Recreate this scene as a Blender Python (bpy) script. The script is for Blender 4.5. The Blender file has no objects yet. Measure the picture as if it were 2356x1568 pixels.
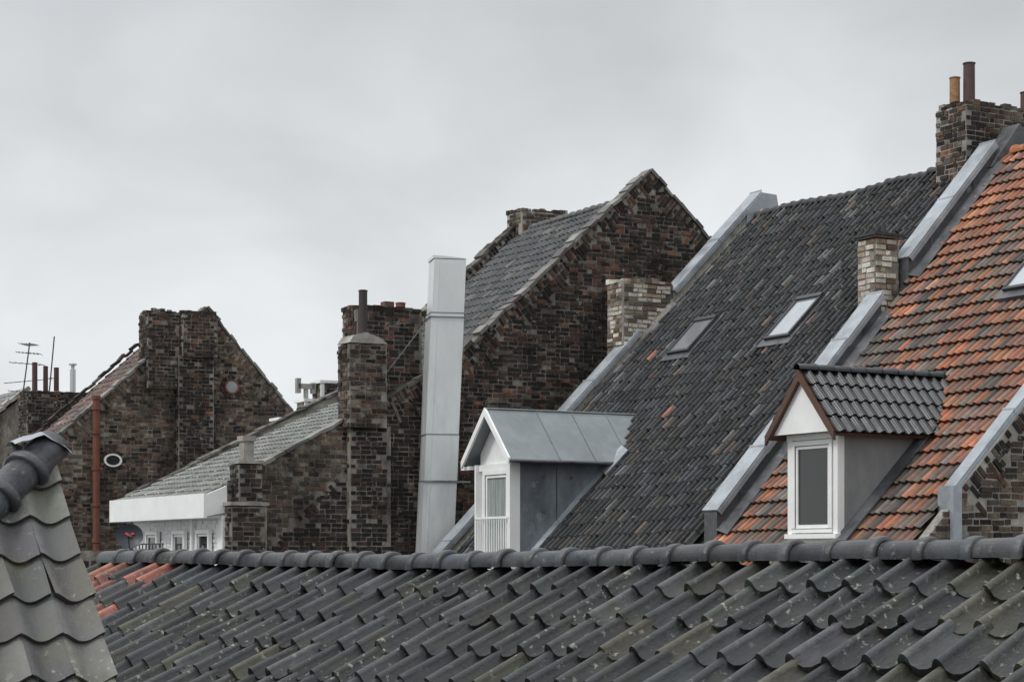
import bpy, math, random
import numpy as np
H=14.0
rng=random.Random(7)
an=math.radians(29)
A=np.array([-math.sin(an),math.cos(an),0.]); B=np.array([math.cos(an),math.sin(an),0.]); Z=np.array([0,0,1.])
O0=np.array([5.84,38,H])
def R(s,t,z): return O0+s*A+t*B+z*Z
def nz(v): return v/np.linalg.norm(v)
scene=bpy.context.scene
# ---------------------------------------------------------------- mesh builder
HF=[(0,1,3,2),(4,6,7,5),(0,4,5,1),(2,3,7,6),(0,2,6,4),(1,5,7,3)]
class MB:
    def __init__(s): s.v=[];s.f=[];s.c=[]
    def add(s,vs,fs,col=(.5,.5,.5)):
        n=len(s.v); s.v.extend([tuple(map(float,p)) for p in vs]); s.f.extend([tuple(i+n for i in f) for f in fs])
        if isinstance(col,np.ndarray): s.c.extend([tuple(x) for x in col])
        else: s.c.extend([col]*len(vs))
    def hexa(s,o,ex,ey,ez,col=(.5,.5,.5)):
        vs=[o+ex*i+ey*j+ez*k for i in(0,1) for j in(0,1) for k in(0,1)]
        s.add(vs,HF,col)
    def box(s,s0,s1,t0,t1,z0,z1,col=(.5,.5,.5)):
        s.hexa(R(s0,t0,z0),A*(s1-s0),B*(t1-t0),Z*(z1-z0),col)
    def prism(s,pts,ext,col=(.5,.5,.5)):
        n=len(pts); vs=list(pts)+[p+ext for p in pts]
        fs=[tuple(range(n)),tuple(range(2*n-1,n-1,-1))]+[(i,(i+1)%n,n+(i+1)%n,n+i) for i in range(n)]
        s.add(vs,fs,col)
    def prof(s,tz,s0,s1,col=(.5,.5,.5)):
        s.prism([R(s0,t,z) for t,z in tz],A*(s1-s0),col)
    def tube(s,p0,p1,r0,r1=None,n=14,col=(.5,.5,.5),caps=True):
        p0=np.array(p0,float);p1=np.array(p1,float); r1=r0 if r1 is None else r1
        d=nz(p1-p0); x=np.cross(d,[0,0,1.]); 
        if np.linalg.norm(x)<1e-3: x=np.array([1.,0,0])
        x=nz(x); y=np.cross(d,x)
        vs=[];
        for p,r in((p0,r0),(p1,r1)):
            for i in range(n):
                a=2*math.pi*i/n; vs.append(p+x*math.cos(a)*r+y*math.sin(a)*r)
        fs=[(i,(i+1)%n,n+(i+1)%n,n+i) for i in range(n)]
        if caps: fs+= [tuple(range(n-1,-1,-1)),tuple(range(n,2*n))]
        s.add(vs,fs,col)
    def build(s,name,mat,parent=None,smooth=False):
        me=bpy.data.meshes.new(name); me.from_pydata(s.v,[],s.f); me.update()
        ca=me.color_attributes.new('tint','FLOAT_COLOR','POINT')
        arr=np.ones((len(s.v),4),dtype=np.float32); arr[:,:3]=np.array(s.c,dtype=np.float32).reshape(-1,3)
        ca.data.foreach_set('color',arr.ravel())
        me.materials.append(mat)
        if smooth: me.polygons.foreach_set('use_smooth',[True]*len(me.polygons))
        ob=bpy.data.objects.new(name,me); scene.collection.objects.link(ob)
        if parent: ob.parent=parent
        return ob
def empty(name):
    e=bpy.data.objects.new(name,None); scene.collection.objects.link(e); return e
# ---------------------------------------------------------------- materials
def mat(name,base=None,rough=.7,metal=0.,var=.35,vscale=3.,dark=(0.02,0.02,0.018),darkamt=0.,dscale=.8,
        spot=None,spotamt=0.,spscale=20.,moss=None,mossamt=0.,mscale=4.,bump=.2,bscale=40.,stretch=None,spec=.5,rvar=.15,sthr=.60):
    m=bpy.data.materials.new(name); m.use_nodes=True; nt=m.node_tree; N=nt.nodes; L=nt.links
    bs=N['Principled BSDF']; tc=N.new('ShaderNodeTexCoord'); co=tc.outputs['Object']
    if stretch:
        mp=N.new('ShaderNodeMapping'); mp.inputs['Scale'].default_value=stretch; L.new(co,mp.inputs[0]); co2=mp.outputs[0]
    else: co2=co
    def noise(sc,det=6,rg=.6,c=None):
        n=N.new('ShaderNodeTexNoise'); n.inputs['Scale'].default_value=sc; n.inputs['Detail'].default_value=det; n.inputs['Roughness'].default_value=rg
        L.new(c or co,n.inputs['Vector']); return n.outputs['Fac']
    def rmp(x,a,b,c=0.,d=1.):
        r=N.new('ShaderNodeMapRange'); r.inputs[1].default_value=a;r.inputs[2].default_value=b;r.inputs[3].default_value=c;r.inputs[4].default_value=d
        L.new(x,r.inputs[0]); return r.outputs[0]
    def mix(f,a,b,mode='MIX'):
        x=N.new('ShaderNodeMix'); x.data_type='RGBA'; x.blend_type=mode
        for i,v in((0,f),(6,a),(7,b)):
            if isinstance(v,(int,float)): x.inputs[i].default_value=v
            elif isinstance(v,tuple): x.inputs[i].default_value=(v[0],v[1],v[2],1)
            else: L.new(v,x.inputs[i])
        return x.outputs[2]
    if base is None:
        at=N.new('ShaderNodeAttribute'); at.attribute_name='tint'; col=at.outputs['Color']
    else:
        rg=N.new('ShaderNodeRGB'); rg.outputs[0].default_value=(*base,1); col=rg.outputs[0]
    n1=noise(vscale,8,.65,co2)
    v=rmp(n1,.3,.7,1-var,1+var)
    cb=N.new('ShaderNodeCombineColor'); 
    for i in range(3): L.new(v,cb.inputs[i])
    col=mix(1.,col,cb.outputs[0],'MULTIPLY')
    if mossamt>0:
        f=rmp(noise(mscale,7,.7),.5,.66,0,mossamt); col=mix(f,col,moss)
    if darkamt>0:
        f=rmp(noise(dscale,8,.7,co2),.45,.65,0,darkamt); col=mix(f,col,dark)
    if spotamt>0:
        f=rmp(noise(spscale,5,.6),sthr,sthr+.08,0,spotamt)
        g=rmp(noise(1.1,3,.5),.42,.6,0,1)
        mm=N.new('ShaderNodeMath'); mm.operation='MULTIPLY'; L.new(f,mm.inputs[0]); L.new(g,mm.inputs[1])
        col=mix(mm.outputs[0],col,spot)
    L.new(col,bs.inputs['Base Color'])
    bs.inputs['Metallic'].default_value=metal; bs.inputs['Specular IOR Level'].default_value=spec
    L.new(rmp(n1,.3,.7,max(rough-rvar,.03),min(rough+rvar,1)),bs.inputs['Roughness'])
    if bump>0:
        b=N.new('ShaderNodeBump'); b.inputs['Strength'].default_value=bump; b.inputs['Distance'].default_value=.02
        L.new(noise(bscale,6,.7),b.inputs['Height']); L.new(b.outputs[0],bs.inputs['Normal'])
    return m
LICH=(.38,.38,.32)
M_tile=mat('dark_glazed_tile',rough=.36,spec=.42,var=.6,vscale=5,moss=(.042,.042,.022),mossamt=.65,mscale=2.2,spot=LICH,spotamt=.75,spscale=19,sthr=.60,bump=.5,bscale=25)
M_tileF=mat('weathered_pantile',rough=.55,var=.45,vscale=5,moss=(.10,.095,.05),mossamt=.6,mscale=3,dark=(.03,.03,.028),darkamt=.4,dscale=2.5,spot=LICH,spotamt=.6,spscale=17,bump=.5,bscale=30)
M_tileD=mat('old_dark_pantile',rough=.5,spec=.32,var=.55,vscale=4,moss=(.045,.043,.038),mossamt=.35,mscale=2.2,spot=(.33,.33,.30),spotamt=.5,spscale=10,bump=.4,bscale=25)
M_tileO=mat('orange_clay_tile',rough=.7,spec=.35,var=.45,vscale=4,moss=(.11,.085,.07),mossamt=.6,mscale=1.8,dark=(.05,.045,.04),darkamt=.45,dscale=1.2,bump=.3,bscale=25)
M_tileG=mat('grey_pantile',rough=.55,var=.35,vscale=3,moss=(.10,.105,.08),mossamt=.4,bump=.3,bscale=25)
M_black=mat('new_black_tile',rough=.3,var=.25,vscale=3,bump=.05)
M_ridge=mat('ridge_cap_tile',rough=.33,var=.5,vscale=5,moss=(.05,.05,.035),mossamt=.45,spot=LICH,spotamt=.4,spscale=19,bump=.3)
M_brick=mat('weathered_brick',rough=.92,var=.5,vscale=9,dark=(.015,.0135,.012),darkamt=.82,dscale=.9,spot=(.36,.34,.30),spotamt=.75,spscale=6,bump=.8,bscale=30,stretch=(1,1,.45),spec=.25)
M_brickW=mat('limewashed_brick',rough=.9,var=.35,vscale=9,dark=(.12,.095,.06),darkamt=.55,dscale=3,bump=.8,bscale=30)
M_mort=mat('lime_mortar',(.25,.228,.20),rough=.95,var=.55,vscale=6,dark=(.03,.027,.024),darkamt=.8,dscale=.9,bump=.9,bscale=25,stretch=(1,1,.45),spec=.25)
M_mortL=mat('cement_render',(.33,.315,.28),rough=.95,var=.4,vscale=3,dark=(.11,.10,.085),darkamt=.65,dscale=1.2,bump=.7,bscale=20)
M_zinc=mat('zinc_sheet',(.35,.38,.41),rough=.5,metal=.35,var=.25,vscale=1.6,dark=(.18,.195,.21),darkamt=.65,dscale=1.5,bump=.15,bscale=6)
M_lead=mat('lead_flashing',(.10,.103,.11),rough=.5,metal=.2,var=.45,vscale=2,dark=(.035,.035,.038),darkamt=.7,dscale=1.5,spot=(.4,.42,.45),spotamt=.4,spscale=3,bump=.3,bscale=10)
M_duct=mat('galvanised_duct',(.68,.70,.70),rough=.4,metal=.3,var=.16,vscale=.9,dark=(.43,.45,.46),darkamt=.6,dscale=1.2,bump=.08,bscale=3,stretch=(1,1,.3))
M_seam=mat('seam_metal',(.2,.21,.22),rough=.5,metal=.5,bump=0)
M_white=mat('white_paint',(.82,.83,.82),rough=.5,var=.06,vscale=2,dark=(.62,.62,.59),darkamt=.25,dscale=1.5,bump=.05)
M_whiteb=mat('white_painted_brick',(.82,.83,.82),rough=.8,var=.08,vscale=5,dark=(.6,.6,.58),darkamt=.25,dscale=1.,bump=.4,bscale=12)
M_plast=mat('grey_dormer_cladding',(.23,.235,.235),rough=.7,var=.25,vscale=1.2,dark=(.11,.11,.11),darkamt=.5,dscale=1.,bump=.2,bscale=12,stretch=(1,1,.4))
M_glass=mat('window_glass',(.02,.024,.024),rough=.05,rvar=.01,var=.1,bump=0,spec=.6)
M_glassL=mat('skylight_glass',(.42,.45,.47),rough=.12,rvar=.04,metal=.6,var=.12,vscale=2,bump=0)
M_curt=mat('net_curtain',(.30,.34,.33),rough=.2,rvar=.05,var=.45,vscale=3,bump=0,spec=.8,stretch=(8,8,.3))
M_wood=mat('brown_wood',(.09,.045,.028),rough=.6,var=.3)
M_rust=mat('rusty_pipe',(.17,.06,.035),rough=.75,var=.5,vscale=6,dark=(.05,.03,.025),darkamt=.6,dscale=3)
M_pot=mat('clay_pot',None,rough=.75,var=.4,vscale=7,dark=(.05,.035,.03),darkamt=.6,dscale=3)
M_dmetal=mat('dark_metal',(.06,.06,.065),rough=.5,metal=.4,var=.2)
M_navy=mat('dish_paint',(.02,.025,.035),rough=.45,var=.1,bump=0)
M_red=mat('red_mark',(.5,.03,.03),rough=.5,bump=0)
M_conc=mat('grey_concrete',(.3,.3,.28),rough=.9,var=.3,vscale=4,bump=.4)
M_ground=mat('ground_paving',(.10,.10,.095),rough=.9,var=.3,vscale=.5,bump=.3,bscale=5)
# ---------------------------------------------------------------- tiles
def mkprof(w,amp,r0=.6):
    pts=[(0,.22),(.08,.0),(.25,-.14),(.45,-.14),(r0-.06,-.02),(r0,.04)]
    for a in np.linspace(.12,1,8): 
        x=r0+(1.02-r0)*a; pts.append((x,math.sin(math.pi*(.05+.9*a))**.8*.97+.03))
    pts.append((1.04,-.15))
    return np.array([(x,h*amp) for x,h in pts])
def wave(amp):
    return np.array([(x,amp*(.5+.5*math.cos(2*math.pi*(x-.02)))**1.2) for x in np.linspace(0,1.04,14)])
def tiles(mb,O,E,D,N,pr,qr,w,g,prof,th,keep,colf,disp=None,jit=.006,dy=None,ov=.05,rib_shade=(.8,1.25),lip_shade=.5):
    ncol=int(round((pr[1]-pr[0])/w)); nrow=int(math.ceil((qr[1]-qr[0])/g)); K=len(prof)
    X=prof[:,0]*w; Hh=prof[:,1]; dyv=np.zeros(K) if dy is None else dy
    hn=np.clip(Hh/Hh.max(),0,1); fac=rib_shade[0]+(rib_shade[1]-rib_shade[0])*hn   # shading painted into the tint: channels darker, rolls lighter
    for i in range(ncol):
        p0=pr[0]+i*w
        for j in range(nrow):
            q0=qr[0]+j*g
            if not keep(p0+w/2,q0+g/2): continue
            c=np.array(colf(p0,q0,j)); jx=rng.gauss(0,jit); jy=rng.gauss(0,jit*1.3); jz=rng.gauss(0,jit*.6); ro=rng.gauss(0,jit*2); tl=rng.gauss(0,jit*.7)
            top=O+np.outer(X+p0+jx,E)+np.outer(np.full(K,q0-ov),D)+np.outer(Hh+jz,N)
            bot=O+np.outer(X+p0+jx+ro,E)+np.outer(q0+g+jy+dyv,D)+np.outer(Hh+th+jz+tl*X/w,N)
            if disp is not None:
                z0=disp(p0,q0); z1=disp(p0+w,q0)
                zz=np.outer(z0+(z1-z0)*X/w,Z); top=top+zz; bot=bot+zz
            lip=bot-N*(th+.012)
            vs=np.concatenate([top,bot,bot,lip])
            cf=np.outer(fac,c); cs=np.concatenate([cf*.85,cf,cf*lip_shade*1.3,cf*lip_shade*.6])  # lip colour darkened to paint a shadow line under each course
            fs=[(k,k+1,K+k+1,K+k) for k in range(K-1)]+[(2*K+k,2*K+k+1,3*K+k+1,3*K+k) for k in range(K-1)]
            mb.add(vs,fs,cs)
def slope(k,away): # downslope dir and normal for horizontal downhill unit vector
    D=nz(away-k*Z); N=nz(away*k+Z); return D,N
def caps(mb,p0,p1,side,r,L,colf,disp=None,flip=False,jit=.004):
    ax=p1-p0; n=int(np.linalg.norm(ax)/L); d=nz(ax); up=nz(np.cross(side,d)); 
    if up[2]<0: up=-up
    for i in range(n):
        c=colf()
        stations=[(-.04,r*.93),(L*.76,r*1.0),(L*.77,r*1.13),(L*.84,r*1.19),(L*.96,r*1.19),(L*1.0,r*1.12),(L*1.0,r*.9)]
        if flip: stations=[(L-a,b) for a,b in stations]
        ring=[];na=13
        jz=rng.gauss(0,jit);js=rng.gauss(0,jit)
        for a,rr in stations:
            q=p0+d*(i*L+a)+up*jz+side*js
            if disp: q=q+Z*disp(i*L+a)
            for k in range(na):
                th=math.radians(-12+204*k/(na-1)); ring.append(q+side*math.cos(th)*rr*1.1+up*math.sin(th)*rr)
        fs=[(s_*na+k,s_*na+k+1,(s_+1)*na+k+1,(s_+1)*na+k) for s_ in range(len(stations)-1) for k in range(na-1)]
        mb.add(ring,fs,c)
# ---------------------------------------------------------------- bricks
BL,BH=.27,.108
def pick(pal,wts): return rng.choices(pal,wts)[0]
def jitc(c,a=.25):
    f=1+rng.uniform(-a,a); return tuple(max(0,x*f*(1+rng.uniform(-.06,.06))) for x in c)
PAL_D=[(.075,.050,.039),(.045,.035,.03),(.025,.022,.02),(.115,.062,.043),(.20,.095,.058),(.15,.125,.10)]
def c_dark(u,v): return jitc(pick(PAL_D,[4,4,4.5,1.8,.6,1.3]))
def c_soot(u,v): return jitc(pick(PAL_D,[3,4,7,.6,.2,.5]))
PAL_B=[(.16,.125,.092),(.12,.092,.07),(.21,.17,.13),(.07,.055,.045),(.15,.09,.064)]
def c_beige(u,v): return jitc(pick(PAL_B,[3,4,1.6,2.5,1.3]))
def c_white(u,v): return jitc(pick([(.66,.62,.54),(.54,.49,.41),(.32,.25,.18),(.14,.085,.06)],[6,3,1.4,1]),.22)
def brickwall(mb,O,U,V,N,ur,vr,inside,colf,proud=.018,bl=BL,bh=BH,miss=.012):
    for j in range(int((vr[1]-vr[0])/bh)):
        v=vr[0]+j*bh; u=ur[0]-(bl*.5 if j%2 else 0)+rng.uniform(-.02,.02); k=0
        while u<ur[1]:
            l=bl*(.52 if (k+j)%3==0 else 1.0); k+=1
            uc=u+l/2; vc=v+bh/2
            if u>=ur[0]-bl*.3 and u+l<=ur[1]+.03 and inside(uc,vc) and rng.random()>miss:
                du=rng.gauss(0,.004); dv=rng.gauss(0,.005); pr=proud+rng.gauss(0,.009)
                g=.0135
                uu=max(u,ur[0])
                o=O+U*(uu+g+du)+V*(v+g+dv)-N*.03
                tl=rng.gauss(0,.004)
                mb.hexa(o,U*(u+l-uu-2*g)+V*tl,V*(bh-2*g),N*(.03+max(pr,.004)),colf(uc,vc))
            u+=l
yes=lambda u,v:True
def stack(mb,mc,s0,s1,t0,t1,z0,z1,colf,crown=True,faces='abcd',bh=BH,bl=BL):
    mc.box(s0,s1,t0,t1,z0,z1-.05)
    h=z1-z0
    O=R(s0,t0,z0)
    brickwall(mb,O,B,Z,-A,(0,t1-t0),(0,h),yes,colf,bl=bl,bh=bh)
    brickwall(mb,R(s1,t0,z0),-A,Z,-B,(0,s1-s0),(0,h),yes,colf,bl=bl,bh=bh)
    brickwall(mb,R(s0,t1,z0),A,Z,B,(0,s1-s0),(0,h),yes,colf,bl=bl,bh=bh)
    brickwall(mb,R(s1,t1,z0),-B,Z,A,(0,t1-t0),(0,h),yes,colf,bl=bl,bh=bh)
    if crown: # loose top course and mortar flaunching
        n=int((t1-t0)/.2)
        for i in range(n):
            for sv in np.arange(s0,s1-.08,.16):
                if rng.random()<.78:
                    o=R(sv-.02+rng.gauss(0,.01),t0+i*(t1-t0)/n-.02+rng.gauss(0,.01),z1-.06)
                    mb.hexa(o,A*.14,B*((t1-t0)/n*.92),Z*(rng.uniform(.05,.13)),colf(0,0))
        for i in range(int((t1-t0)*(s1-s0)*14)+4):
            o=R(rng.uniform(s0,s1-.15),rng.uniform(t0,t1-.15),z1-.06)
            mc.hexa(o,A*rng.uniform(.1,.2)+Z*rng.uniform(-.03,.03),B*rng.uniform(.1,.25),Z*rng.uniform(.06,.15))
def inpoly(poly):
    P=list(poly)
    def f(u,v):
        c=False; n=len(P); j=n-1
        for i in range(n):
            xi,yi=P[i];xj,yj=P[j]
            if (yi>v)!=(yj>v) and u<(xj-xi)*(v-yi)/(yj-yi)+xi: c=not c
            j=i
        return c
    return f
class Verge:
    def __init__(s,p0,p1,per=1.0,d0=.12,d1=.62):
        s.p=np.array(p0,float); e=np.array(p1,float)-s.p; s.L=np.linalg.norm(e); s.e=e/s.L
        n=np.array([s.e[1],-s.e[0]]); s.n=n if n[1]<0 else -n; s.per=per;s.d0=d0;s.d1=d1
        s.k=[rng.uniform(.55,1.15) for _ in range(60)]
    def inn(s,t,z):
        r=np.array([t,z])-s.p; a=r@s.e; d=r@s.n
        if a<0 or a>s.L or d<-.02: return False
        a2=a+.25*math.sin(a*1.9)
        ph=(a2/s.per)%1; return d< s.d0+(s.d1-s.d0)*(1-ph)*s.k[int(a2/s.per)%60]
def verge_bricks(mb,V,s0,colf,face=1):
    e3=B*V.e[0]+Z*V.e[1]; n3=B*V.n[0]+Z*V.n[1]
    O=R(s0,V.p[0],V.p[1])
    def ins(u,v):
        q=V.p+V.n*u+V.e*v; return V.inn(q[0],q[1])
    brickwall(mb,O,n3,e3,-A,(0,V.d1+.25),(0,V.L),ins,colf,proud=.022)
def verge_cope(mb,p0,p1,s0,s1,colf,L=.3,th=.06,over=.06):
    p0=np.array(p0,float);p1=np.array(p1,float); e=p1-p0; n=int(np.linalg.norm(e)/L); e=e/n
    for i in range(n):
        a=p0+e*i; d3=B*e[0]+Z*e[1]; up=nz(np.cross(A,d3)); up=up if up[2]>0 else -up
        o=R(s0-over+rng.gauss(0,.015),a[0],a[1])+up*rng.gauss(0,.015)
        mb.hexa(o,A*(s1-s0+2*over),d3*1.02+up*rng.gauss(0,.02),up*(th+rng.uniform(0,.04)),colf(0,0))
# ================================================================ TERRACE (dark + orange roofs)
RP=lambda t:2.6+t
TR,ZR=5.9,8.5
split=lambda t: -.05+(t+2.2)*.135
dark=empty('terraced_house'); orange=empty('terraced_house.001')
D45,N45=slope(1.0,-B)
OR=R(0,TR,ZR)
tq=lambda q:TR-q/math.sqrt(2)
def c_d(p,q,j):
    x=rng.random()
    if x<.003: return jitc((.17,.07,.045))
    if x<.02: return jitc((.06,.042,.035))
    return jitc(pick([(.016,.017,.018),(.011,.012,.013),(.026,.027,.029),(.060,.060,.060),(.023,.021,.018)],[4,4,3,.8,1.4]))
mb=MB(); P24=mkprof(.24,.055)
def keepdark(p,q):
    t=tq(q)
    if p<split(t)+.45 or p>9.95: return False
    if 6.5<p<7.9 and t<-.75 and t>-3.0: return False
    return True
def rsag(p,q): return .035*math.sin(p*.8+.5)+.02*math.sin(p*1.7+q*.6)
tiles(mb,OR,A,D45,N45,(-.2,10.1),(0.05,14.3),.215,.37,mkprof(.215,.10,.62),.026,keepdark,c_d,jit=.007,disp=rsag,rib_shade=(.6,2.6))
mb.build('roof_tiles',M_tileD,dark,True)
mb=MB(); caps(mb,R(1.2,TR,ZR+.02),R(9.9,TR,ZR+.02),B,.11,.36,lambda:jitc((.04,.04,.042)),disp=lambda l:rsag(l+1.2,0),jit=.01); mb.build('ridge_caps',M_tileD,dark,True)
def body(name,s0,s1,par):
    mb=MB(); mb.prof([(-4.2,-H),(-4.2,RP(-4.2)-.16),(TR,ZR-.14),(16,RP(-4.2)-.16),(16,-H)],s0,s1); return mb.build(name,M_mort,par)
body('walls',.45,10.3,dark)
# orange roof
def c_o(p,q,j):
    t=tq(q)
    n=math.sin(p*.9+1.3*math.sin(q*.7))+math.sin(q*.55+p*.35)*.8
    x=rng.random()+n*.15+(.18 if (p>-1.6 and t>3.5) else 0)+(.04 if t<-.5 else 0)
    if x>.66: return jitc(pick([(.33,.125,.065),(.27,.105,.06),(.39,.18,.105)],[3,3,1.5]),.22)
    if x>.34: return jitc(pick([(.21,.11,.078),(.17,.115,.09),(.23,.13,.095)],[2,2,2]),.22)
    return jitc(pick([(.12,.10,.087),(.16,.138,.12),(.065,.057,.052)],[3,2,2]),.22)
mb=MB(); P20=mkprof(.19,.03,.5)
def keepor(p,q):
    t=tq(q)
    if p>split(t)-.02 or p<-5.95: return False
    if -3.85<p<-2.6 and t<-.7 and t>-2.35: return False
    return True
tiles(mb,OR,A,D45,N45,(-5.75,1.3),(0.05,14.3),.19,.38,P20,.066,keepor,c_o,jit=.0045,disp=lambda p,q:.015*math.sin(p*1.3+q),rib_shade=(.85,1.15),lip_shade=.3)
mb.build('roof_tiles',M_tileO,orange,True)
mb=MB(); caps(mb,R(-5.7,TR,ZR+.02),R(.9,TR,ZR+.02),B,.13,.4,lambda:jitc((.36,.13,.06))); mb.build('ridge_caps',M_tileO,orange,True)
body('walls',-5.98,.42,orange)
# parapet between
def parapet(par,sfun,w,h,segs,lead=True,strip=.0,nm='parapet'):
    mz=MB();ml=MB()
    for (ta,tb) in segs:
        n=max(1,int(round((tb-ta)*1.414/1.9)));
        for i in range(n):
            t0=ta+(tb-ta)*i/n; t1=ta+(tb-ta)*(i+1)/n+.02
            jj=rng.gauss(0,.014)
            for (t,tt) in((t0,t1),):
                a=R(sfun(t)-.04,t,RP(t)+h+jj); b=R(sfun(tt)-.04,tt,RP(tt)+h+jj+.008)
                mz.prism([a,b,b+A*(w+.08),a+A*(w+.08)],N45*.04)
                # folded drip edge
                mz.prism([a-A*.012,b-A*.012,b-A*.012-N45*.09,a-A*.012-N45*.09],A*.012)
                # seam
                mz.prism([b-B*0+N45*.04,b+A*(w+.08)+N45*.04,b+A*(w+.08)+N45*.06-D45*.03,b+N45*.06-D45*.03],-D45*.02)
        a0=R(sfun(ta),ta,RP(ta)-.15);a1=R(sfun(tb),tb,RP(tb)-.15)
        ml.prism([a0,a1,a1+Z*(h+.15),a0+Z*(h+.15)],A*w)
        if strip>0:
            a=R(sfun(ta)-strip,ta,RP(ta)+.07); b=R(sfun(tb)-strip,tb,RP(tb)+.07)
            ml.prism([a,b,R(sfun(tb),tb,RP(tb)+.15),R(sfun(ta),ta,RP(ta)+.15)],N45*.02)
            n=int((tb-ta)/.9)
            for i in range(n):
                t=ta+(tb-ta)*(i+.5)/n; a=R(sfun(t)-.01,t,RP(t)+.05)
                ml.prism([a,a+D45*.03,a+D45*.03+Z*h*.9,a+Z*h*.9],-A*.012)
    mz.build(nm+'_zinc_cap',M_zinc,par); ml.build(nm+'_side',M_lead if lead else M_mortL,par)
parapet(orange,split,.42,.50,[(-2.3,.1),(.1,2.15),(2.95,5.6)],True,.34)
parapet(dark,lambda t:9.95,.42,.46,[(-4.1,2.35),(3.42,6.05)],False,.12)
parapet(orange,lambda t:-5.93,.2,.18,[(-1.7,5.95)],False,0,'gable_parapet')
mb=MB(); mb.box(-6.1,-5.72,-1.86,-1.68,.05,1.12); mb.box(-6.14,-5.68,-1.9,-1.84,-.1,.1); mb.build('parapet_foot',M_zinc,orange)
# apex zinc hood on far parapet
mb=MB(); mb.prism([R(9.88,5.6,RP(5.6)+.5),R(9.88,6.05,RP(6.05)+.52),R(9.88,6.5,RP(6.05)+.5),R(9.88,6.8,RP(5.2)),R(9.88,5.6,RP(5.0))],A*.55); mb.build('parapet_hood',M_zinc,dark)
mb=MB(); mb.prism([R(.86,5.4,RP(5.4)+.2),R(.86,6.2,RP(6.0)+.6),R(.86,6.6,RP(6.0)+.1),R(.86,6.2,RP(5.0))],A*.5); mb.build('ridge_flashing',M_lead,orange)
# near gable brick wall (orange house)
mb=MB(); Vb=Verge((-1.6,RP(-1.6)+.1),(5.9,RP(5.9)+.1),.9)
def rendered(u,v): # patches of surviving cement render
    f=math.sin(u*2.3+1.1*math.sin(v*2.9+1))+math.sin(v*3.4-u*1.3+2*math.sin(u*1.7))+.5*math.sin(u*9+v*7)
    return f>.6
wp=inpoly([(-4.2,-2),(-4.2,RP(-4.2)),(-1.7,RP(-1.7)),(-1.7,RP(-1.7)+.1),(5.9,8.6),(9,5.4),(9,-2)])
brickwall(mb,R(-6.0,0,0),B,Z,-A,(-4.2,9),(-2,8.6),lambda u,v:wp(u,v) and not Vb.inn(u,v) and not rendered(u,v),lambda u,v:c_beige(u,v) if rng.random()<.35 else c_dark(u,v))
verge_bricks(mb,Vb,-6.0,c_dark); mb.build('gable_brick',M_brick,orange)
mb=MB(); mb.prof([(-4.2,-H),(-4.2,RP(-4.2)),(-1.75,RP(-1.75)),(-1.75,RP(-1.75)+.1),(5.9,8.6),(16,-1.6),(16,-H)],-6.0,-5.8)
mb.build('gable_render',M_mortL,orange)
# tall chimney
mb=MB();mc=MB(); stack(mb,mc,1.65,2.6,5.4,8.2,7.4,9.75,lambda u,v:c_dark(u,v) if rng.random()<.7 else c_beige(u,v))
mb.build('chimney_brick',M_brick,dark);mc.build('chimney_mortar',M_mortL,dark)
mb=MB()
def pot(mb,p,z1,r,col):
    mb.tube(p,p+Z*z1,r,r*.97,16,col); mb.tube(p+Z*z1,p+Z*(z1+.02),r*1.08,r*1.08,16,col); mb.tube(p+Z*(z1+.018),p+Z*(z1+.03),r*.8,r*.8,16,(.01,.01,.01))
pot(mb,R(2.25,5.62,9.7),.68,.115,(.30,.17,.08)); pot(mb,R(2.05,5.85,9.7),.98,.13,(.085,.05,.045)); pot(mb,R(2.1,7.55,9.7),.55,.12,(.09,.055,.045))
mb.build('chimney_pots',M_pot,dark,False)
# small whitewashed chimney
mb=MB();mc=MB(); stack(mb,mc,.9,1.46,2.3,2.9,4.5,6.5,c_white,False,bh=.115)
mc.box(.88,1.48,2.28,2.92,6.48,6.52); mb.build('small_chimney_brick',M_brickW,orange);mc.build('small_chimney_mortar',M_mort,orange)
mb=MB(); mb.box(.82,1.54,2.22,2.98,6.52,6.57); mb.box(1.03,1.28,2.43,2.7,6.57,6.64)
for a in(.95,1.15): mb.tube(R(a+.05,2.6,6.57),R(a+.05,2.6,6.75),.05,.05)
mb.build('small_chimney_cap',M_dmetal,orange)
# whitewashed stack on far parapet
mb=MB();mc=MB(); stack(mb,mc,10.0,10.75,1.98,3.42,3.6,6.72,lambda u,v:c_white(u,v) if rng.random()<.7 else c_beige(u,v))
mb.build('party_chimney_brick',M_brickW,dark);mc.build('party_chimney_mortar',M_mort,dark)
mb=MB(); mb.prism([R(9.93,2.2,RP(2.2)+.05),R(9.93,3.5,RP(3.5)+.05),R(10.02,3.5,RP(3.5)+.35),R(10.02,2.2,RP(2.2)+.35)],N45*.03); mb.build('mortar_fillet',M_mortL,dark)
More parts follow.
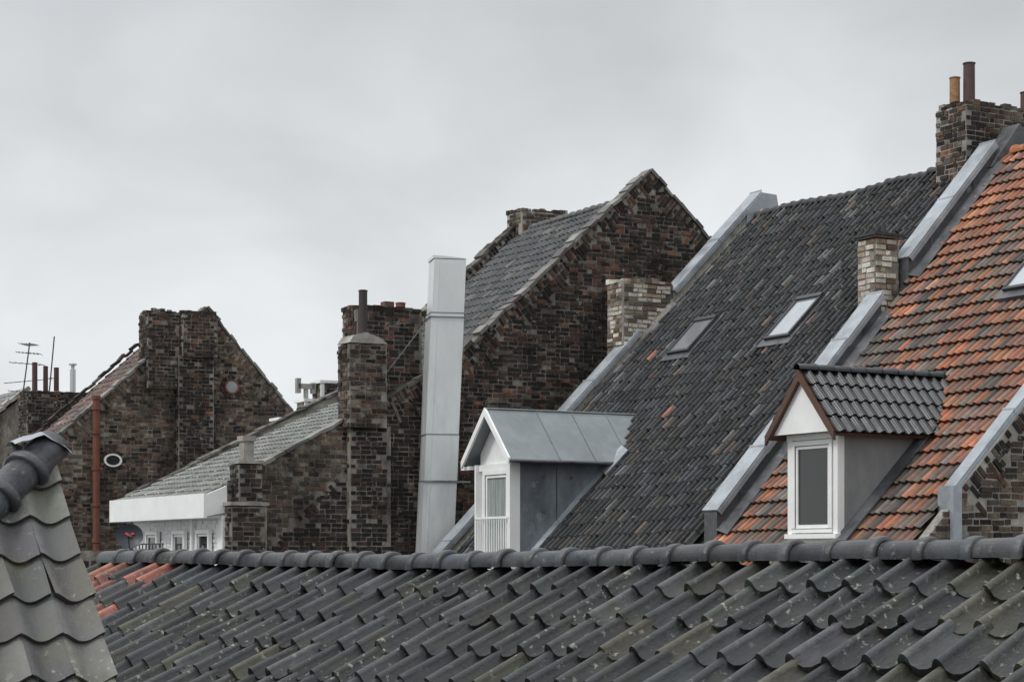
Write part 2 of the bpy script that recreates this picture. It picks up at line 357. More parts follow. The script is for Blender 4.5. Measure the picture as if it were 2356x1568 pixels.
# skylights
def skylight(par,s,t,w,l):
    c=R(s,t,RP(t)); mf=MB(); mg=MB(); ml=MB()
    def b(m,p0,p1,q0,q1,n0,n1): m.hexa(c+A*p0+D45*q0+N45*n0,A*(p1-p0),D45*(q1-q0),N45*(n1-n0))
    f=.07
    b(mf,-w/2,w/2,-l/2,-l/2+f+.04,.0,.22); b(mf,-w/2,w/2,l/2-f,l/2,0,.19)
    b(mf,-w/2,-w/2+f,-l/2+f+.04,l/2-f,0,.20); b(mf,w/2-f,w/2,-l/2+f+.04,l/2-f,0,.20)
    b(mg,-w/2+f,w/2-f,-l/2+f,l/2-f,0,.175)
    b(ml,-w/2-.12,w/2+.12,l/2,l/2+.2,.03,.125); b(ml,-w/2-.1,-w/2,-l/2-.1,l/2,.03,.125); b(ml,w/2,w/2+.1,-l/2-.1,l/2,.03,.125)
    mf.build('skylight_frame',M_dmetal,par); mg.build('skylight_glass',M_glassL,par); ml.build('skylight_flashing',M_lead,par)
skylight(dark,7.5,2.41,.9,1.2); skylight(dark,3.65,2.43,.9,1.35); skylight(orange,-3.4,2.62,.8,1.2)
# ---------------------------------------------------------------- dormers
def window(par,sA,sB,tf,zA,zB,glass,fw=.09,sash=.06):
    m=MB(); 
    m.box(sA,sB,tf-.07,tf+.02,zA,zA+fw); m.box(sA,sB,tf-.07,tf+.02,zB-fw,zB)
    m.box(sA,sA+fw,tf-.07,tf+.02,zA+fw,zB-fw); m.box(sB-fw,sB,tf-.07,tf+.02,zA+fw,zB-fw)
    a,b,c,d=sA+fw,sB-fw,zA+fw,zB-fw
    m.box(a,b,tf-.045,tf+.01,c,c+sash);m.box(a,b,tf-.045,tf+.01,d-sash,d)
    m.box(a,a+sash,tf-.045,tf+.01,c+sash,d-sash);m.box(b-sash,b,tf-.045,tf+.01,c+sash,d-sash)
    m.build('window_frame',M_white,par)
    g=MB(); g.box(a+sash,b-sash,tf-.015,tf+.005,c+sash,d-sash); g.build('window_glass',glass,par)
    sl=MB()
    sl.box(sA+.0,sB,tf-.074,tf-.071,zA+fw-.012,zA+fw-.004); sl.box(a+.002,a+.012,tf-.05,tf-.046,c,d); sl.box(b-.012,b-.002,tf-.05,tf-.046,c,d); sl.box(a,b,tf-.05,tf-.046,d-.012,d-.002)
    sl.build('window_gasket',M_dmetal,par)
def dormer(par,s0,s1,tf,ze,zr,ovs,ovf,zb,kind):
    sc=(s0+s1)/2; hw=(s1-s0)/2; k=(zr-ze)/(hw+ovs); zc=zr-k*hw-.06
    fr=MB(); fr.prism([R(s0,tf,zb),R(s1,tf,zb),R(s1,tf,zc),R(sc,tf,zr-.08),R(s0,tf,zc)],B*.12); fr.build('dormer_front',M_white,par)
    ch=MB()
    for (sa,sb) in((s0-.004,s0+.06),(s1-.06,s1+.004)):
        ch.prof([(tf+.1,RP(tf+.1)-.1),(tf+.1,zc),(zc-2.6+.15,zc),(zc-2.6+.15,zc-.1)],sa,sb)
    ch.build('dormer_cheeks',M_plast if kind=='tile' else M_zincD,par)
    rf=MB(); t0=tf-ovf
    for sg in(-1,1):
        se=sc+sg*(hw+ovs)
        n=nz(np.cross(B,(R(se,0,ze)-R(sc,0,zr)))); n=n if n[2]>0 else -n
        P=[R(sc,t0,zr),R(sc,zr-2.6+.15,zr),R(se,ze-2.6+.15,ze),R(se,t0,ze)]
        rf.prism([p-n*.07 for p in P],n*.07)
    rf.build('dormer_roof',M_zincR if kind=='zinc' else M_wood,par)
    bb=MB()
    for sg in(-1,1):
        se=sc+sg*(hw+ovs+.02)
        P=[R(sc,t0-.025,zr+.03),R(se,t0-.025,ze+.03),R(se,t0-.025,ze-.13),R(sc,t0-.025,zr-.15)]
        bb.prism(P,B*.05)
    bb.build('bargeboards',M_white if kind=='zinc' else M_wood,par)
    return sc,hw,k
M_zincD=mat('weathered_zinc_cladding',(.20,.225,.245),rough=.5,metal=.35,var=.3,vscale=1.5,dark=(.10,.115,.13),darkamt=.7,dscale=1.2,spot=(.4,.43,.46),spotamt=.5,spscale=3,bump=.15,bscale=8,stretch=(1,1,.5))
M_zincR=mat('zinc_roof',(.20,.22,.23),rough=.45,metal=.35,var=.25,vscale=1.2,dark=(.12,.135,.14),darkamt=.6,dscale=1.,bump=.1,bscale=5)
# dormer on dark roof
sc,hw,k=dormer(dark,6.37,7.99,-3.05,2.04,3.17,.27,.32,-.5,'zinc')
m=MB()
for i,t in enumerate((-2.1,-1.2,-.3)):  # roof sheet seams
    for sg in(-1,1):
        a=R(sc,t,3.18); b=R(sc+sg*(hw+.27),t,2.05); m.prism([a,b,b+Z*.008,a+Z*.008],B*.02)
m.tube(R(sc,-3.37,3.18),R(sc,.6,3.18),.025); m.build('roof_seams',M_zincR,dark)
m=MB(); m.tube(R(sc-hw-.29,-3.37,2.0),R(sc-hw-.29,-.55,2.0),.035)
for t in (-2.4,-1.7,-1.0):
    for z in (1.65,.9,.25):
        if z>RP(t)+.25: m.box(6.345,6.37,t,t+.06,z,z+.06)
m.box(6.352,6.37,-2.05,-2.03,RP(-2.04),1.9); m.build('gutter_and_clips',M_lead,dark)
window(dark,6.55,7.75,-3.06,-.35,1.85,M_curt,.1,.07)
m=MB(); m.box(6.42,7.95,-3.22,-3.18,.78,.83); m.box(6.42,7.95,-3.22,-3.18,.0,.04)
for i in range(15):
    s=6.44+i*.106; m.tube(R(s,-3.2,0),R(s,-3.2,.8),.014,n=6)
m.box(6.37,6.45,-3.2,-3.05,-.5,1.98); m.box(7.92,7.99,-3.2,-3.05,-.5,1.98); m.box(6.45,7.92,-3.12,-3.06,1.84,1.98)
m.box(8.05,8.45,-3.3,-3.15,1.88,1.96); m.build('balcony_rail_and_trim',M_white,dark)
# flashing around dormer foot
m=MB(); m.prism([R(6.2,-3.0,RP(-3.0)+.12),R(6.2,-.5,RP(-.5)+.12),R(6.37,-.4,RP(-.4)+.16),R(6.37,-3.0,RP(-3.0)+.16)],N45*.02)
m.prism([R(6.0,-1.0,RP(-1.0)+.13),R(5.95,-.45,RP(-.45)+.13),R(6.37,-.35,RP(-.35)+.16),R(6.37,-.9,RP(-.9)+.17)],N45*.03)
m.build('dormer_flashing',M_zinc,dark)
# dormer on orange roof
sc,hw,k=dormer(orange,-3.9,-2.54,-2.44,2.06,3.16,.27,.34,-.1,'tile')
mb=MB()
for sg in(-1,1):
    aw=A*sg; k2=(3.16-2.06)/(hw+.27); D_,N_=slope(k2,aw)
    O_=R(sc,-2.78,3.2)
    Ls=(hw+.3)*math.sqrt(1+k2*k2)
    def kp(p,q,_k=k2):
        z=3.2-q*_k/math.sqrt(1+_k*_k); return -2.78+p<z-2.6+.1
    tiles(mb,O_,B,D_,N_,(0,3.6),(0,Ls),.215,Ls/4,mkprof(.215,.045,.5),.035,kp,lambda p,q,j:jitc((.014,.0155,.018),.15),jit=.002,rib_shade=(1,1))
mb.build('dormer_tiles',M_black,orange,True)
mb=MB(); caps(mb,R(sc,-2.8,3.22),R(sc,.75,3.22),A,.085,.36,lambda:jitc((.02,.022,.025),.1),jit=.001); mb.build('dormer_ridge',M_black,orange,True)
m=MB(); m.box(-3.95,-2.49,-2.5,-2.43,2.0,2.1)
m.box(-3.92,-3.8,-2.5,-2.44,-.05,2.0); m.box(-2.64,-2.52,-2.5,-2.44,-.05,2.0)
m.box(-3.94,-2.5,-2.56,-2.44,.28,.36); 
# gable face board flush to the verge
m.prism([R(-4.1,-2.71,2.1),R(-2.34,-2.71,2.1),R(sc,-2.71,3.1)],B*.03)
m.build('dormer_trim',M_white,orange)
window(orange,-3.78,-2.66,-2.45,.38,1.98,M_glass,.08,.06)
m=MB(); m.prism([R(-4.15,-2.5,RP(-2.5)+.12),R(-4.15,-.5,RP(-.5)+.12),R(-3.89,-.4,RP(-.4)+.17),R(-3.89,-2.5,RP(-2.5)+.17)],N45*.03)
m.box(-3.94,-2.5,-2.8,-2.44,RP(-2.8)+.05,RP(-2.8)+.1); m.build('dormer_flashing',M_lead,orange)
m=MB()
m.prism([R(sc,.62,3.2),R(sc,.86,3.22),R(-4.2,-.25,2.1),R(-4.2,-.5,2.06)],N45*.05); m.build('dormer_valley',M_lead,orange)
# ================================================================ MIDDLE BRICK HOUSE
M=empty('brick_house')
gp=[(-7.5,-H),(-7.5,1.64),(-4.58,3.15),(-3.46,3.75),(-1.57,4.8),(4.04,9.9),(5.85,8.29),(9.7,4.9),(9.7,-H)]
mb=MB(); mb.prof(gp,12.0,12.28); mb.build('gable_wall',M_mort,M)
mb=MB(); mb.prof([(-7.4,-H),(-7.4,1.25),(-1.56,4.08),(4.04,9.15),(9.6,4.1),(9.6,-H)],12.28,18.8); mb.build('body',M_mort,M)
V1=Verge((-3.46,3.75),(-1.57,4.8),.8); V2=Verge((-1.57,4.8),(4.04,9.9),.9,.12,.7); V3=Verge((4.04,9.9),(9.7,4.9),.9,.12,.7)
V4=Verge((-6.75,.0),(-4.4,2.15),.7,.1,.3)
ip=inpoly([(-7.5,-1.2),(-7.5,1.6),(-4.58,3.1),(-3.46,3.7),(-1.57,4.75),(4.04,9.85),(9.7,4.85),(9.7,-1.2)])
def m_in(u,v): return ip(u,v) and not(V1.inn(u,v) or V2.inn(u,v) or V3.inn(u,v) or V4.inn(u,v))
def m_col(u,v):
    if u<-4.5 and v>.0+(u+6.75)*.915-.0: return c_beige(u,v)
    if u<-2.6: return c_soot(u,v)
    f=math.sin(u*1.1+2*math.sin(v*.8))+math.sin(v*1.7+u*.6)
    if f<-.3 and rng.random()<.6: return c_soot(u,v)
    if f>1.1 and rng.random()<.2: return jitc((.17,.085,.055))
    if rng.random()<.07*(v<4): return jitc((.19,.09,.055))
    if rng.random()<.25*(v<3.5): return c_beige(u,v)
    return c_dark(u,v)
mb=MB(); brickwall(mb,R(12,0,0),B,Z,-A,(-7.5,9.7),(-1.2,9.9),m_in,m_col)
for V in(V1,V2,V3): verge_bricks(mb,V,12.0,c_dark)
verge_bricks(mb,V4,12.0,c_soot)
mb.build('gable_brick',M_brick,M)
mb=MB(); 
cc=lambda a,b:jitc(pick([(.20,.19,.17),(.12,.11,.1),(.07,.06,.055)],[2,2,2]))
for a,b in(((-7.5,1.6),(-4.58,3.12)),((-4.58,3.12),(-3.46,3.72)),((-3.46,3.72),(-1.57,4.77)),((-1.57,4.77),(4.04,9.87)),((4.04,9.9),(9.7,4.87))): verge_cope(mb,a,b,12.0,12.28,cc)
mb.build('verge_coping',M_tileG,M)
# arched opening low in the gable
mb=MB(); cx,cz=-.15,2.55
pts=[R(12,cx+.42*math.cos(a),cz+.3*math.sin(a)) for a in np.linspace(0,math.pi,12)]+[R(12,cx-.42,cz-1.4),R(12,cx+.42,cz-1.4)]
mb.prism(pts,-A*.035); mb.build('arched_opening',M_dmetal,M)
mb=MB()
for a in np.linspace(.05,math.pi-.05,13):
    d=B*math.cos(a)+Z*math.sin(a)*.8; e=nz(np.cross(A,d)); mb.hexa(R(12,cx,cz)+d*.43-A*.05-e*.035,A*.05,e*.08,d*.24,c_soot(0,0))
mb.build('brick_arch',M_brick,M)
gk=lambda p,q:True
mb=MB(); D_,N_=slope(.905,-B)
tiles(mb,R(12.28,4.04,9.26),A,D_,N_,(0,6.3),(0,7.5),.225,.36,mkprof(.225,.08),.045,gk,lambda p,q,j:jitc(pick([(.052,.054,.057),(.037,.039,.042),(.08,.08,.078)],[3,2,1]),.22),jit=.006,disp=lambda p,q:.02*math.sin(p*1.2+q*.5),rib_shade=(.65,1.7))
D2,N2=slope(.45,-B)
tiles(mb,R(12.28,-1.5,4.24),A,D2,N2,(0,6.6),(0,6.85),.225,.34,mkprof(.225,.05),.04,gk,lambda p,q,j:jitc(pick([(.15,.155,.145),(.11,.115,.11),(.2,.2,.185)],[3,2,1]),.2),jit=.005,rib_shade=(.7,1.4))
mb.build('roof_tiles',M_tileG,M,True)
mb=MB(); caps(mb,R(12.28,4.04,9.3),R(18.7,4.04,9.3),B,.11,.36,lambda:jitc((.07,.07,.07))); mb.build('ridge_caps',M_tileG,M,True)
# far gable upstand
mb=MB(); mc=MB()
mc.prof([(-7.6,-H),(-7.6,1.5),(-1.6,4.5),(4.04,9.65),(9.6,4.6),(9.6,-H)],18.65,19.0)
Vf=Verge((-1.6,4.5),(4.04,9.65),.5,.45,.5); verge_bricks(mb,Vf,18.65,c_dark)
mb.build('far_gable_brick',M_brick,M); mc.build('far_gable',M_mortL,M)
mb=MB(); verge_cope(mb,(-1.6,4.5),(4.04,9.65),18.65,19.0,cc); verge_cope(mb,(-7.6,1.5),(-1.6,4.5),18.65,19.0,cc,th=.04); mb.build('far_coping',M_brick,M)
mb=MB();mc=MB(); stack(mb,mc,18.2,19.1,3.75,5.2,8.9,9.85,lambda u,v:c_beige(u,v)); mb.build('rear_chimney',M_brick,M);mc.build('rear_chimney_mortar',M_mortL,M)
# left chimney group
mb=MB();mc=MB()
stack(mb,mc,12.3,13.2,-4.07,-2.37,2.8,5.95,c_dark)
stack(mb,mc,11.6,12.28,-4.6,-3.64,3.0,5.0,lambda u,v:c_dark(u,v) if rng.random()<.5 else c_beige(u,v),False)
stack(mb,mc,11.78,11.99,-4.5,-3.45,-1.2,3.1,c_soot,False)
mb.build('chimney_brick',M_brick,M); mc.build('chimney_mortar',M_mort,M)
mb=MB(); mb.prism([R(11.58,-4.62,4.98),R(11.58,-3.62,4.98),R(11.58,-3.8,5.12),R(11.58,-4.2,5.24),R(11.58,-4.5,5.16)],A*.72); mb.build('chimney_shoulder',M_mortL,M)
mb=MB(); pot(mb,R(11.95,-4.1,5.05),1.2,.105,(.045,.035,.035)); pot(mb,R(12.7,-2.75,5.9),.22,.12,(.2,.08,.05)); 
mb.hexa(R(12.85,-3.1,5.9),A*.25,B*.25,Z*.28,(.17,.07,.045)); mb.build('chimney_pots',M_pot,M)
mb=MB();mc=MB(); stack(mb,mc,11.55,11.99,-7.55,-6.7,-1.2,1.15,c_soot,False); stack(mb,mc,11.6,12.2,-7.35,-6.8,1.1,2.1,c_soot,False); 
mb.build('buttress_brick',M_brick,M); mc.build('buttress_mortar',M_mort,M)
mb=MB(); mb.box(11.5,12.02,-7.6,-6.66,1.12,1.2); mb.box(11.57,12.22,-7.38,-6.76,2.08,2.16); mb.box(11.72,12.0,-7.2,-6.95,2.16,2.65); mb.box(11.68,12.04,-7.24,-6.91,2.6,2.72); mb.build('buttress_caps',M_mortL,M)
# white street side
mb=MB(); mb.box(12.3,18.7,-7.55,-7.4,-H,1.15); mb.box(11.98,12.3,-7.62,-7.5,-H,.9); mb.build('white_wall',M_whiteb,M)
mb=MB(); brickwall(mb,R(18.7,-7.56,-2),-A,Z,-B,(0,6.4),(0,3.1),yes,lambda u,v:jitc((.74,.75,.74),.06),proud=.008,miss=0); mb.build('white_brickwork',M_whiteb,M)
mb=MB(); mb.prism([R(12.0,-7.98,.88),R(12.0,-7.98,1.38),R(12.0,-7.4,1.62),R(12.0,-7.4,.98)],A*.1)
mb.box(12.0,19.05,-8.06,-7.98,.84,1.40); mb.box(12.1,19.0,-7.98,-7.4,.84,.9); mb.tube(R(13.9,-7.66,-3),R(13.9,-7.66,.85),.05)
mb.build('white_fascia',M_white,M)
for (a,b) in((12.7,13.6),(14.4,15.3),(16.4,17.3)): window(M,a,b,-7.62,-1.0,.58,M_glass,.09,.06)
mb=MB(); 
for z in(.1,.24): mb.box(13.9,17.4,-8.4,-8.36,z,z+.03)
for s in np.arange(13.9,17.5,.25): mb.tube(R(s,-8.38,-1),R(s,-8.38,.26),.015,n=6)
mb.box(13.7,17.5,-8.45,-7.5,-1.1,-1.0); mb.build('balcony_rail',M_dmetal,M)
# ================================================================ FLUE
fl=empty('metal_flue_duct')
mb=MB(); sm=MB()
base=np.array([-1.98,46.6,H-3.0]); ld=np.array([.30/6.9,0.,1.]); ra=math.radians(12); ex=np.array([math.cos(ra),math.sin(ra),0]); ey=np.array([-math.sin(ra),math.cos(ra),0])
w0=.79
def ds(z): return base+ld*(z+3.0)-ex*w0/2-ey*w0/2
zs=[-3,1.75,2.85,5.72,6.99]
for i in range(4):
    j=0 if i<3 else .012
    o=ds(zs[i]); mb.hexa(o+ex*(.0+ j)+ (ex*.008 if i%2 else 0),ex*(w0-2*j),ey*(w0-2*j),ld*(zs[i+1]-zs[i]-.02))
o=ds(6.99); mb.prism([o,o+ex*w0,o+ex*(w0)+Z*.01,o+ex*w0*.5+Z*.05,o+Z*.07],ey*w0)
for z in(1.75,2.85,5.72):
    sm.hexa(ds(z)-ex*.008-ey*.008-Z*.02,ex*(w0+.016),ey*(w0+.016),Z*.022)
sm.hexa(ds(5.6)-ex*.03-ey*.03,ex*(w0+.06),ey*(w0+.06),Z*.025)
sm.hexa(ds(1.7)-ex*.02-ey*.02,ex*(w0+.35),ey*.04,Z*.04)
for z0_,z1_ in((-3,1.7),(1.8,2.8),(2.9,5.55),(5.75,6.95)): # folded edge seam
    a=ds(z0_)+ex*.13-ey*.006; mb.hexa(a,ex*.02,ey*.006,ld*(z1_-z0_))
g0=ds(5.6)-ex*.03; sm.tube(g0,R(11.7,-3.7,4.2),.012,n=5)
mb.build('duct',M_duct,fl); sm.build('duct_seams',M_seam,fl)
# ================================================================ LEFT BRICK HOUSE
L_=empty('brick_house.001'); SL=33.3
g2=[(-5.9,-H),(-5.9,3.4),(-2.3,6.6),(-.2,8.45),(.0,8.3),(3.4,4.55),(4.6,3.2),(4.6,-H)]
mb=MB(); mb.prof(g2,SL,SL+.35); mb.build('gable_wall',M_mort,L_)
mb=MB(); mb.prof([(-5.8,-H),(-5.8,3.2),(-.2,8.1),(4.5,3.1),(4.5,-H)],SL+.35,SL+4); mb.build('body',M_mort,L_)
Va=Verge((-5.9,3.4),(-.2,8.45),.8,.12,.65); Vc=Verge((-.2,8.45),(4.6,3.2),.8,.12,.65)
ip2=inpoly([(-5.9,-.8),(-5.9,3.35),(-.2,8.4),(4.6,3.15),(4.6,-.8)])
mb=MB(); brickwall(mb,R(SL,0,0),B,Z,-A,(-5.9,4.6),(-.8,8.4),lambda u,v:ip2(u,v) and not(Va.inn(u,v) or Vc.inn(u,v)),lambda u,v:c_beige(u,v) if rng.random()<.65 else c_dark(u,v),bh=.125,bl=.3)
verge_bricks(mb,Va,SL,c_beige); verge_bricks(mb,Vc,SL,c_beige); mb.build('gable_brick',M_brick,L_)
mb=MB(); verge_cope(mb,(-5.9,3.37),(-.2,8.42),SL,SL+.35,cc); verge_cope(mb,(-.2,8.45),(4.6,3.17),SL,SL+.35,cc); mb.build('verge_coping',M_tileG,L_)
mb=MB();mc=MB(); stack(mb,mc,SL-.25,SL+.7,-2.35,-1.25,5.6,8.2,c_dark,bh=.12); stack(mb,mc,SL-.5,SL+.7,-1.2,.02,6.7,8.2,c_dark,bh=.12)
stack(mb,mc,SL-.35,SL-.01,-1.3,-.05,2.2,6.8,c_soot,False,bh=.12)
mb.build('chimney_brick',M_brick,L_);mc.build('chimney_mortar',M_mort,L_)
mb=MB()
for t in(-2.0,-1.7,-.75): pot(mb,R(SL+.2,t,8.12),.2,.1,(.1,.05,.04))
mb.build('chimney_pots',M_pot,L_)
D_,N_=slope(.89,-B); mb=MB()
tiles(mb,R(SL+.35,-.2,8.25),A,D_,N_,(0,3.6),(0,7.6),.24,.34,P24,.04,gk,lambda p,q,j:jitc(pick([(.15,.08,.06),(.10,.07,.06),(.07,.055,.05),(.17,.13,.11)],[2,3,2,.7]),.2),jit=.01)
mb.build('roof_tiles',M_tileD,L_,True)
mb=MB(); verge_cope(mb,(-5.9,3.4),(-.2,8.45),SL+3.8,SL+4.0,c_soot); mb.build('far_coping',M_brick,L_)
def oval(par,t,z,rx,rz,s,gl,frm):
    m=MB();g=MB();bk=MB()
    n=20
    for i in range(n):
        a0=2*math.pi*i/n;a1=2*math.pi*(i+1)/n
        f=lambda a,k:R(s-.03,t+rx*k*math.cos(a),z+rz*k*math.sin(a))
        m.prism([f(a0,.8),f(a1,.8),f(a1,1.05),f(a0,1.05)],-A*.04)
        f2=lambda a,k:R(s,t+rx*k*math.cos(a),z+rz*k*math.sin(a))
        bk.prism([f2(a0+.03,1.08),f2(a1-.03,1.08),f2(a1-.03,1.6),f2(a0+.03,1.6)],-A*.045,c_dark(0,0))
    g.prism([R(s-.02,t+rx*.82*math.cos(2*math.pi*i/n),z+rz*.82*math.sin(2*math.pi*i/n)) for i in range(n)],-A*.03)
    m.build('oval_frame',frm,par);g.build('oval_glass',gl,par);bk.build('oval_brick_ring',M_brick,par)
oval(L_,.72,5.78,.26,.24,SL,M_glassL,M_rust); oval(L_,-3.5,3.15,.3,.21,SL,M_glass,M_white); oval(L_,-.2,3.0,.25,.18,SL,M_glass,M_white)
mb=MB(); mb.tube(R(SL-.2,-4.12,-.6),R(SL-.2,-4.12,5.2),.12)
for z in(.4,1.6,2.8,4.0,4.8,5.15): mb.tube(R(SL-.2,-4.12,z),R(SL-.2,-4.12,z+.12),.15)
mb.build('rusty_drainpipe',M_rust,L_)
# ================================================================ stepped house behind
S_=empty('brick_house.002'); mb=MB();mc=MB();mw=MB()
for (a,b,z) in((-2.5,-1.75,3.85),(-1.75,-1.25,4.4),(-1.25,-.3,4.95),(-.3,3.,5.2)):
    mc.box(21.0,21.6,a,b,-H,z-.04); brickwall(mb,R(21,0,0),B,Z,-A,(a,b),(1.5,z-.1),yes,c_soot); brickwall(mb,R(21.6,a,0),-A,Z,-B,(0,.6),(1.5,z-.1),yes,c_soot)
    mw.box(20.94,21.7,a-.06,b,z-.06,z+.02)
    mw.box(20.97,21.02,a-.02,a+.08,z-.5,z-.06)
mb.build('stepped_brick',M_brick,S_);mc.build('stepped_wall',M_mort,S_);mw.build('white_coping',M_white,S_)
mb=MB(); mb.prof([(-2.5,-H),(-2.5,2.6),(2.8,4.6),(7,2.6),(7,-H)],21.6,29); mb.build('body',M_mort,S_)
mb=MB(); p=R(21.3,-1.6,4.4); mb.tube(p,p+Z*.35,.07); mb.hexa(p+Z*.33-B*.26-A*.08,B*.5,A*.16,Z*.14); mb.hexa(p+Z*.2-B*.3-A*.08,B*.12,A*.16,Z*.42); mb.hexa(p+Z*.2+B*.16-A*.08,B*.12,A*.16,Z*.3); mb.build('chimney_cowl',M_conc,S_)
# ================================================================ far-left house and stacks
K_=empty('brick_house.003'); mb=MB();mc=MB(); stack(mb,mc,40,41.2,-4.55,-1.9,2.0,5.9,c_soot,True,bh=.12)
mb.build('wall_brick',M_brick,K_);mc.build('wall_mortar',M_mort,K_)
mb=MB(); mb.prism([R(41.2,-4.5,-H),R(41.2,-4.5,3.5),R(41.2,-1,3.5),R(41.2,-1,-H)],A*5.8); mb.box(40.02,41.18,-4.53,-1.92,-H,2.0); mb.build('body',M_mort,K_)
mb=MB()
for u,z1,r in((-4.15,1.1,.1),(-3.75,.98,.09),(-3.35,.95,.095)): pot(mb,R(40.5,u,5.88),z1,r,(.085,.04,.04))
mb.build('flue_pipes',M_pot,K_)
mb=MB(); p=R(40.8,-2.65,5.5); mb.tube(p,p+Z*1.35,.11); mb.tube(p+Z*1.35,p+Z*1.5,.07); mb.tube(p+Z*1.5,p+Z*1.56,.15); mb.build('steel_flue',M_duct,K_)
T_=empty('tiled_house'); mb=MB(); mb.prof([(-12,-H),(-12,-.5),(-3.4,6.2),(3,1),(3,-H)],44,53); mb.build('body',M_mort,T_)
D_,N_=slope(.78,-B); mb=MB(); tiles(mb,R(44,-3.4,6.35),A,D_,N_,(0,9),(0,8),.26,.36,P24,.045,gk,lambda p,q,j:jitc((.15,.16,.16),.2)); mb.build('roof_tiles',M_tileG,T_,True)
mb=MB(); verge_cope(mb,(-10,1.2),(-3.4,6.3),43.8,44.1,cc,th=.12); mb.build('verge',M_mortL,T_)
# antennas
def ant(name,base,h,lean,arms):
    e=empty(name); m=MB(); top=base+Z*h+lean; m.tube(base,top,.025,n=6)
    for f,L1,az,els in arms:
        c=base+(top-base)*f; d=np.array([math.cos(az),math.sin(az),.1]); m.tube(c-d*L1*.5,c+d*L1*.5,.014,n=6)
        pe=nz(np.cross(d,Z+np.array([.3,0,0])))
        for k in range(els):
            q=c+d*L1*(-.45+.9*k/(els-1)); m.tube(q-pe*.2*(1.2-.5*k/els),q+pe*.2*(1.2-.5*k/els),.009,n=5)
    m.build('antenna_parts',M_dmetal,e)
pa=np.array([-18.1,72.,H+5.2])
ant('tv_antenna',pa,2.6,np.array([.35,0,0]),[(.97,.9,1.2,8),(.85,1.0,2.9,7),(.7,1.5,2.8,6),(.45,1.5,.1,9),(.3,1.2,2.9,4)])
ant('tv_antenna.001',R(40.6,-3.6,5.8),2.2,np.array([.2,0,0]),[(.3,.3,1.,2)])
# satellite dish
e=empty('satellite_dish'); c=R(15.7,-8.6,.42); n_=nz(np.array([.12,-1,.28])); x_=nz(np.cross(n_,Z)); y_=np.cross(x_,n_)
m=MB(); rings=6; na=28; vs=[]
for i in range(rings+1):
    r=.33*i/rings
    for k in range(na):
        a=2*math.pi*k/na; vs.append(c+x_*r*math.cos(a)+y_*r*math.sin(a)*.95+n_*(.9*r*r))
fs=[(i*na+k,i*na+(k+1)%na,(i+1)*na+(k+1)%na,(i+1)*na+k) for i in range(rings) for k in range(na)]
m.add(vs,fs); m.build('dish',M_navy,e,True)
m=MB(); m.tube(c-y_*.3+n_*.1,c+n_*.4-y_*.1,.015,n=6); m.tube(c+n_*.36-y_*.12,c+n_*.44-y_*.07,.035); m.tube(c-n_*.02,c-n_*.25,.03); m.tube(c-n_*.25+Z*.1,c-n_*.25-Z*1.6,.03); m.build('arm_and_mast',M_dmetal,e)
m=MB(); 
for dx,dy in((0,.02),(.075,.08),(-.065,.08)): m.prism([c+n_*.03+x_*(dx+.05*math.cos(a))+y_*(dy+.03*math.sin(a)) for a in np.linspace(0,2*math.pi,9)[:-1]],n_*.012)
m.build('plain_mark',M_red,e)
# ================================================================ FOREGROUND ROOF
G=empty('tiled_roof_building')
phi=math.radians(41.6); gd=np.array([-math.sin(phi),math.cos(phi),0]); gn=np.array([-math.cos(phi),-math.sin(phi),0]); Og=np.array([2.83,11.9,H])
def sag(l): return float(np.interp(l,[-4,-.33,.8,1.93,3.6,5.48,7,8.39,10.3],[.0,-.006,-.012,-.03,-.07,-.10,-.088,-.07,-.055]))
kg=.50; Dg,Ng=slope(kg,gn)
PG=mkprof(.262,.068,.70)
dyG=np.array([-.06,-.035,0,.006,-.012,-.02]+[-.02]*8+[-.02])
def c_g(p,q,j):
    if 8.8<p<9.35 and j==0 and rng.random()<.85: return jitc((.22,.08,.055))
    if 9.6<p<10.1 and j==0: return jitc((.19,.075,.05))
    if 8.5<p<9.5 and j==2 and rng.random()<.75: return jitc((.19,.07,.05))
    if p>8.8 and j in(1,3) and rng.random()<.2: return jitc((.14,.055,.04))
    g=max(0,min(1,(4-p)/4))
    c=pick([(.021,.0225,.025),(.014,.015,.017),(.036,.038,.040),(.034,.033,.023)],[4,3,1.4,1.+1.8*g])
    return jitc(c,.32)
mb=MB(); tiles(mb,Og-Z*.05+gn*.0,gd,Dg,Ng,(-4.0,10.4),(.02,4.4),.262,.45,PG,.038,gk,c_g,disp=lambda p,q:sag(p)+.012*math.sin(p*2.1+q*3),jit=.008,dy=dyG,ov=.06,rib_shade=(.8,1.9))
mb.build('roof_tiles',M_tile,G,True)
mb=MB(); p0=Og-gd*4+Z*.012; caps(mb,p0,Og+gd*10.42,gn,.102,.36,lambda:jitc((.042,.045,.05),.35),disp=lambda l:sag(l-4)+.0,flip=True,jit=.006); mb.build('ridge_caps',M_ridge,G,True)
mb=MB(); 
mb.prism([Og-gd*4-Z*.24,Og-gd*4+gn*4.2-Z*(.28+4.2*kg),Og-gd*4+gn*4.2-Z*H,Og-gd*4-gn*4.2-Z*H,Og-gd*4-gn*4.2-Z*(.24+4.2*kg)],gd*14.3); mb.build('body',M_mort,G)
mb=MB(); a=Og-gd*4-Z*.18; b=Og+gd*10.35-Z*.22; mb.prism([a,b,b-gn*4.3-Z*4.3*kg,a-gn*4.3-Z*4.3*kg],Z*.04)
mb.build('rear_slope',M_dmetal,G)
